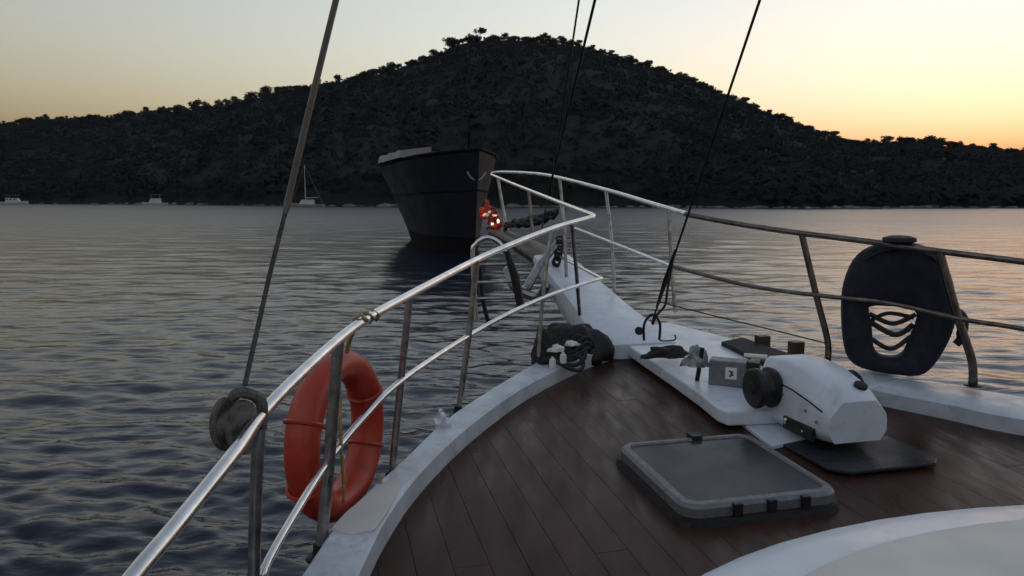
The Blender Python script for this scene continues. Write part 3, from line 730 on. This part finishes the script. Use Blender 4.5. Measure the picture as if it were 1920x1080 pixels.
tag(MB().tube([k0+al*(-.03+.012*i)+out_n*(.02*math.cos(i*1.57))+Vector((0, 0, .02*math.sin(i*1.57))) for i in range(12)], .006, 6).build('rope_knot', M['rope_y']), 'yellow rope lashing wound round the port top rail', 'rope')
tag(MB().tube(spline(pts3([(716, 890, 2.7), (712, 912, 2.68), (720, 930, 2.66), (716, 968, 2.64)]), 5), .006, 6).build('tail_cord', M['rope_y']), 'loose cord tail beside the lifebuoy foot', 'cord')

# wooden pulley block and the thick line above it
bc = PY(440, 798, 1.72)
pb = empty('pulley_block', bc-Vector((0, 0, .08)), 'weathered grey pulley block lashed to the port rail post', 'pulley block')
ax1 = Vector((.86, -.5, 0)); ax2 = Vector((.5, .86, 0))
def cheek(off, w_, h_, th):
    r = []
    for d_ in (-th/2, -th/4, th/4, th/2):
        k = .9 if abs(d_) > th*.3 else 1
        r.append([bc+ax1*(off+d_)+ax2*(math.cos(2*math.pi*i/20)*w_*k)+Vector((0, 0, math.sin(2*math.pi*i/20)*h_*k)) for i in range(20)])
    return MB().loft(r)
cheek(-.029, .045, .066, .022).build('cheek', M['block'], pb); cheek(.028, .045, .066, .022).build('cheek', M['block'], pb)
MB().lathe(bc-ax1*.02, ax1, [(0, .04), (.008, .034), (.02, .03), (.032, .034), (.04, .04)], 20).build('sheave', M['block'], pb)
MB().lathe(bc-ax1*.055, ax1, [(0, .012), (.11, .012)], 12).build('pin', M['dark_metal'], pb)
MB().tube(spline([bc+Vector((0, 0, .07)), bc+ax1*.03+Vector((0, 0, .085)), PY(490, 775, 1.76)+Vector((0, 0, .03)), PY(487, 800, 1.76)-ax1*.0+Vector((.01, -.02, 0))], 6), .014, 8).build('strop', M['block'], pb)
line = empty('thick_line', bc+Vector((0, 0, .07)), 'thick line rising from the pulley block past the left ridge', 'line')
lp = [PY(459, 722, 1.72), PY(482, 620, 1.8), PY(507, 510, 1.88), PY(536, 395, 1.95)]
core = spline(lp, 60); mbr = MB()
for ph in (0, 2.09, 4.19):
    mbr.tube([c+Vector((math.cos(k*.75+ph)*.0034, math.sin(k*.75+ph)*.0034, 0)) for k, c in enumerate(core)], .0034, 6)
mbr.build('rope', M['rope_g'], line)
MB().tube(spline([PY(534, 402, 1.945), PY(560, 290, 2.0), PY(591, 160, 2.06), PY(633, -12, 2.14), PY(665, -140, 2.2)], 6), [.007]+[.009]*24, 10).build('sleeve', M['sleeve'], line)


# navy covered ring buoy outboard of the starboard rail
fc = PY(1682, 575, 4.32); tdir = (PY(1762, 473, 4.05)-PY(1503, 437, 4.5)); tdir.z = 0; tdir.normalize(); tdir = (tdir+Vector((.55, .1, 0))).normalized()
nd = tdir.cross(Vector((0, 0, 1)))
fb = empty('covered_lifebuoy', fc-Vector((0, 0, .4)), 'dark navy canvas covered ring buoy hanging on the starboard rail', 'lifebuoy')
outer = [(-.335, .0), (-.325, .14), (-.275, .27), (-.19, .345), (-.07, .375), (.06, .375), (.17, .345), (.25, .28), (.31, .15), (.335, .0), (.33, -.1), (.29, -.22), (.23, -.33), (.15, -.395), (.0, -.40), (-.17, -.38), (-.27, -.33), (-.315, -.2)]
inner = [(-.165, -.02), (-.16, -.01), (-.12, .0), (-.05, .0), (0, .0), (.03, .0), (.06, .0), (.09, -.01), (.11, -.03), (.115, -.06), (.10, -.12), (.075, -.19), (.055, -.25), (.03, -.28), (-.02, -.295), (-.085, -.285), (-.125, -.24), (-.14, -.13)]
def fp(q, d_): return fc+tdir*(q[0]*.9)+Vector((0, 0, q[1]))+nd*d_
def lerp2(a, b, f): return (a[0]+(b[0]-a[0])*f, a[1]+(b[1]-a[1])*f)
So = [(p.x, p.y) for p in spline([Vector((a, b, 0)) for a, b in outer], 3, True)]; Si = [(p.x, p.y) for p in spline([Vector((a, b, 0)) for a, b in inner], 3, True)]
rings = []
for f, d_ in ((0, 0), (.03, .05), (.12, .085), (.35, .105), (.65, .1), (.88, .08), (.97, .05), (1, 0), (.97, -.05), (.88, -.08), (.65, -.1), (.35, -.105), (.12, -.085), (.03, -.05), (0, 0)):
    rings.append([fp(lerp2(a, b, f), d_*.75+.006*noise.noise(Vector((a[0]*9, a[1]*9, d_*20)))) for a, b in zip(So, Si)])
MB().loft(rings, cap=False).build('cover', M['navy'], fb)
MB().tube(spline([fp((-.26, .24), .05), fp((-.1, .33), .085), fp((.1, .33), .085), fp((.25, .24), .05)], 8), .006, 6).build('seam', M['navy'], fb)
for (a, b, c, r_) in (((-.16, -.05), (-.02, -.1), (.11, -.04), .014), ((-.15, -.10), (-.0, -.165), (.10, -.10), .016), ((-.15, -.09), (-.05, -.04), (.1, -.06), .012), ((-.14, -.2), (-.02, -.25), (.09, -.17), .014)):
    MB().tube(spline([fp(a, 0), fp(b, .01), fp(c, 0)], 8), r_, 8).build('rope_strap', M['rope_d'], fb)
MB().tube(spline([fp((.31, .0), .0), fp((.375, -.05), .0), fp((.37, -.16), .01), fp((.345, -.2), .01)], 6), [.03]+[.028]*11+[.022]*7, 8).build('strap_tail', M['navy'], fb)
MB().lathe(PY(1686, 452, 4.2), (0, 0, 1), [(-.02, .05), (.0, .09), (.02, .085), (.03, .05), (.033, .01)], 18).build('top_pad', M['tarp'], fb)

# black cloth heap, net coil, cloths at the port bow
def heap(name, m, px, py, Y, sx, sy, sz, seed, label, cat, rough=.35, cut=-.3, peak=0.0):
    c = PY(px, py, Y); bm = bmesh.new(); bmesh.ops.create_icosphere(bm, subdivisions=4, radius=1)
    for v in bm.verts:
        q = v.co.copy(); k = 1+rough*fnoise(q*1.3+Vector((seed, 0, 0)), 3)+.06*math.sin(q.x*9+q.y*4+seed)
        z = max(q.z, cut); k *= 1-peak*max(0, q.z); v.co = Vector((q.x*sx*k, q.y*sy*k, (z*k if z > cut else cut)*sz))
    for f in bm.faces: f.smooth = True
    me = bpy.data.meshes.new(name); bm.to_mesh(me); bm.free(); me.materials.append(m)
    o = bpy.data.objects.new(name, me); COL.objects.link(o); o.location = c; o.rotation_euler = (0, 0, HEAD*.6)
    return tag(o, label, cat)
heap('canvas_heap', M['tarp'], 1068, 650, 4.95, .25, .2, .27, 2.0, 'black canvas cover bundled against the bowsprit root', 'cover', .4, peak=.42)
heap('cloth', M['tarp'], 1248, 664, 4.5, .125, .06, .045, 5.0, 'dark crumpled cloth lying on the white bow platform', 'cloth', .5)
nb = heap('net_bag', M['net'], 1022, 672, 4.55, .085, .1, .19, 9.0, 'charcoal mesh bag standing on the port bow cap', 'bag', .25, cut=-.7)
heap('white_towel', M['paper'], 1040, 655, 4.5, .055, .05, .03, 4.0, 'white cloth tucked in the dark coil at the bow', 'cloth', .3)
heap('small_towel', M['paper'], 1072, 645, 4.62, .05, .04, .02, 6.0, 'pale folded cloth beside the black canvas at bow', 'cloth', .3)
heap('plastic_bag', M['plastic'], 1303, 678, 4.15, .055, .05, .075, 8.0, 'crumpled clear plastic bag on the platform beside stopper box', 'bag', .6)
coil = empty('rope_coil', PY(1062, 680, 4.45), 'loose coil of thick dark rope on the port bow', 'rope')
for i in range(5):
    c = PY(1055+i*9, 672-i*4, 4.46+.05*i); rr = .11-.012*i
    MB().tube([c+Vector((math.cos(2*math.pi*k/28)*rr*1.15, math.sin(2*math.pi*k/28)*rr*.6, .02*i-.03+.035*math.sin(2*math.pi*k/28*2+i))) for k in range(28)], .013, 7, close=True).build('loop', M['rope_d'], coil)
for (x, y) in ((1056, 671), (1036, 680)):
    c = PY(x, y, 4.3); tag(MB().lathe(c, (0, 0, 1), [(-.03, .018), (.0, .02), (.02, .018), (.025, .008), (.035, .008)], 12).build('bottle', M['paper']), 'small white bottle tucked in rope, '+('right one of two' if x > 1050 else 'left one of two'), 'bottle')

# hooped boarding ladder hung outside the port bow
lad = empty('boarding_ladder', PY(930, 600, 5.3), 'hooped metal ladder hanging outside the port bow', 'ladder')
hp_ = pts3([(893, 600, 5.5), (886, 480, 5.5), (893, 457, 5.5), (910, 446, 5.5), (930, 451, 5.5), (945, 470, 5.5), (962, 520, 5.5), (982, 580, 5.5)])
MB().tube(spline(hp_, 6), .017, 10).build('hoop', M['steel'], lad)
MB().tube(spline(pts3([(900, 500, 5.6), (905, 560, 5.6), (918, 612, 5.6)]), 6), .016, 8).build('leg', M['dark_metal'], lad)
for i, y in enumerate((497, 530, 560)):
    MB().tube(pts3([(889+i*1, y, 5.5), (955+i*10, y-2, 5.5)]), .012, 8).build('rung', M['steel_dull'], lad)
MB().tube(pts3([(950, 470, 5.45), (966, 520, 5.45), (976, 572, 5.45)]), [.022, .034, .03], 8).build('strap', M['black'], lad)
# anchor stowed beside the bowsprit
anc = empty('bow_anchor', PY(1000, 530, 6.6), 'dark galvanised anchor stowed under the pulpit', 'anchor')
MB().tube(pts3([(1050, 450, 6.7), (1010, 500, 6.5), (985, 545, 6.4)]), [.03, .035, .04], 8).build('shank', M['steel_dull'], anc)
MB().tube(spline(pts3([(950, 500, 6.5), (962, 535, 6.4), (985, 550, 6.4), (1012, 556, 6.3), (1026, 530, 6.2)]), 6), [.015]+[.04]*23+[.02], 8).build('fluke', M['steel_dull'], anc)
for i in range(9):
    f = i/8; c = PY(1050-8*f, 450+30*math.sin(f*3)*.4+f*40, 6.65-.1*f)
    MB().tube([c+Vector((math.cos(a)*.03, (.012 if i % 2 else .03)*math.sin(a)*.5, math.sin(a)*(.045 if i % 2 else .03))) for a in [2*math.pi*k/12 for k in range(12)]], .009, 6, close=True).build('chain_link', M['dark_metal'], anc)
# furled dark sail bundle along the spar end
sail = MB(); base_ = spline(pts3([(946, 424, 9.1), (968, 419, 8.6), (990, 416, 8.2), (1015, 410, 7.75), (1045, 399, 7.25)]), 12)
for ph, rr in ((0, .030), (2.1, .026), (4.2, .034)):
    sail.tube([c+Vector((0, .03*math.cos(k*.33+ph), .028*math.sin(k*.33+ph)+.02*fnoise((k*.2, ph, 0), 2))) for k, c in enumerate(base_)], [rr*(.45+.75*math.sin(math.pi*min(1, max(.04, k/len(base_))))+.35*fnoise((k*.35, ph+3, 1), 2)) for k in range(len(base_))], 8)
sail.build('furled_sail', M['tarp'], yacht)

# red lantern glowing at the end of the pulpit
ln = empty('red_lantern', PY(918, 425, 9.3), 'glowing red lantern at the outer end of the bowsprit', 'lantern')
def blob(px, py, Y, r, sq, m, nm, seed):
    c = PY(px, py, Y); bm = bmesh.new(); bmesh.ops.create_icosphere(bm, subdivisions=3, radius=1)
    for v in bm.verts:
        q = v.co.copy(); k = 1+.35*fnoise(q*1.4+Vector((seed, 0, 0)), 2); v.co = c-ln.location+Vector((q.x*r*k, q.y*r*k*.7, q.z*r*k*sq))
    for f in bm.faces: f.smooth = True
    me = bpy.data.meshes.new(nm); bm.to_mesh(me); bm.free(); me.materials.append(m); o = bpy.data.objects.new(nm, me); COL.objects.link(o); o.parent = ln
for q_ in ((912, 398, .075, 1.1), (904, 398, .04, 1.6), (913, 385, .035, 2.0), (924, 398, .05, 1.1), (930, 408, .045, 1.3), (921, 416, .05, 1.0), (935, 420, .04, 1.4), (928, 424, .05, .8)): blob(q_[0], q_[1], 9.3, q_[2], q_[3], M['redglass'], 'glass', q_[0])
for q_ in ((911, 403, .036, .65), (918, 398, .02, .9), (927, 404, .028, .5), (923, 420, .018, .9), (934, 415, .016, 1.7)): blob(q_[0], q_[1], 9.2, q_[2], q_[3], M['hot'], 'bulb', q_[0]*.7)
MB().lathe(PY(920, 432, 9.32), (0, 0, 1), [(0, .05), (.02, .06), (.05, .05), (.055, .02)], 12).build('base', M['black'], ln)
MB().tube(spline(pts3([(903, 395, 9.33), (907, 380, 9.33), (914, 374, 9.33), (922, 380, 9.33), (936, 390, 9.25)]), 5), .012, 6).build('bracket', M['dark_metal'], ln)

# thin evening haze over the bay
hz = MB().box((0, 100, 99), (2700, 2300, 202)); hzo = hz.build('haze', M['water'])
hm = bpy.data.materials.new('haze'); hm.use_nodes = True; hn = hm.node_tree.nodes; hn.clear()
ho = hn.new('ShaderNodeOutputMaterial'); pv = hn.new('ShaderNodeVolumePrincipled'); pv.inputs['Color'].default_value = (.75, .85, 1, 1); pv.inputs['Density'].default_value = .00004
hm.node_tree.links.new(pv.outputs[0], ho.inputs['Volume']); hzo.data.materials.clear(); hzo.data.materials.append(hm)
tag(hzo, 'thin bluish evening haze over the bay', 'haze', kind='stuff')
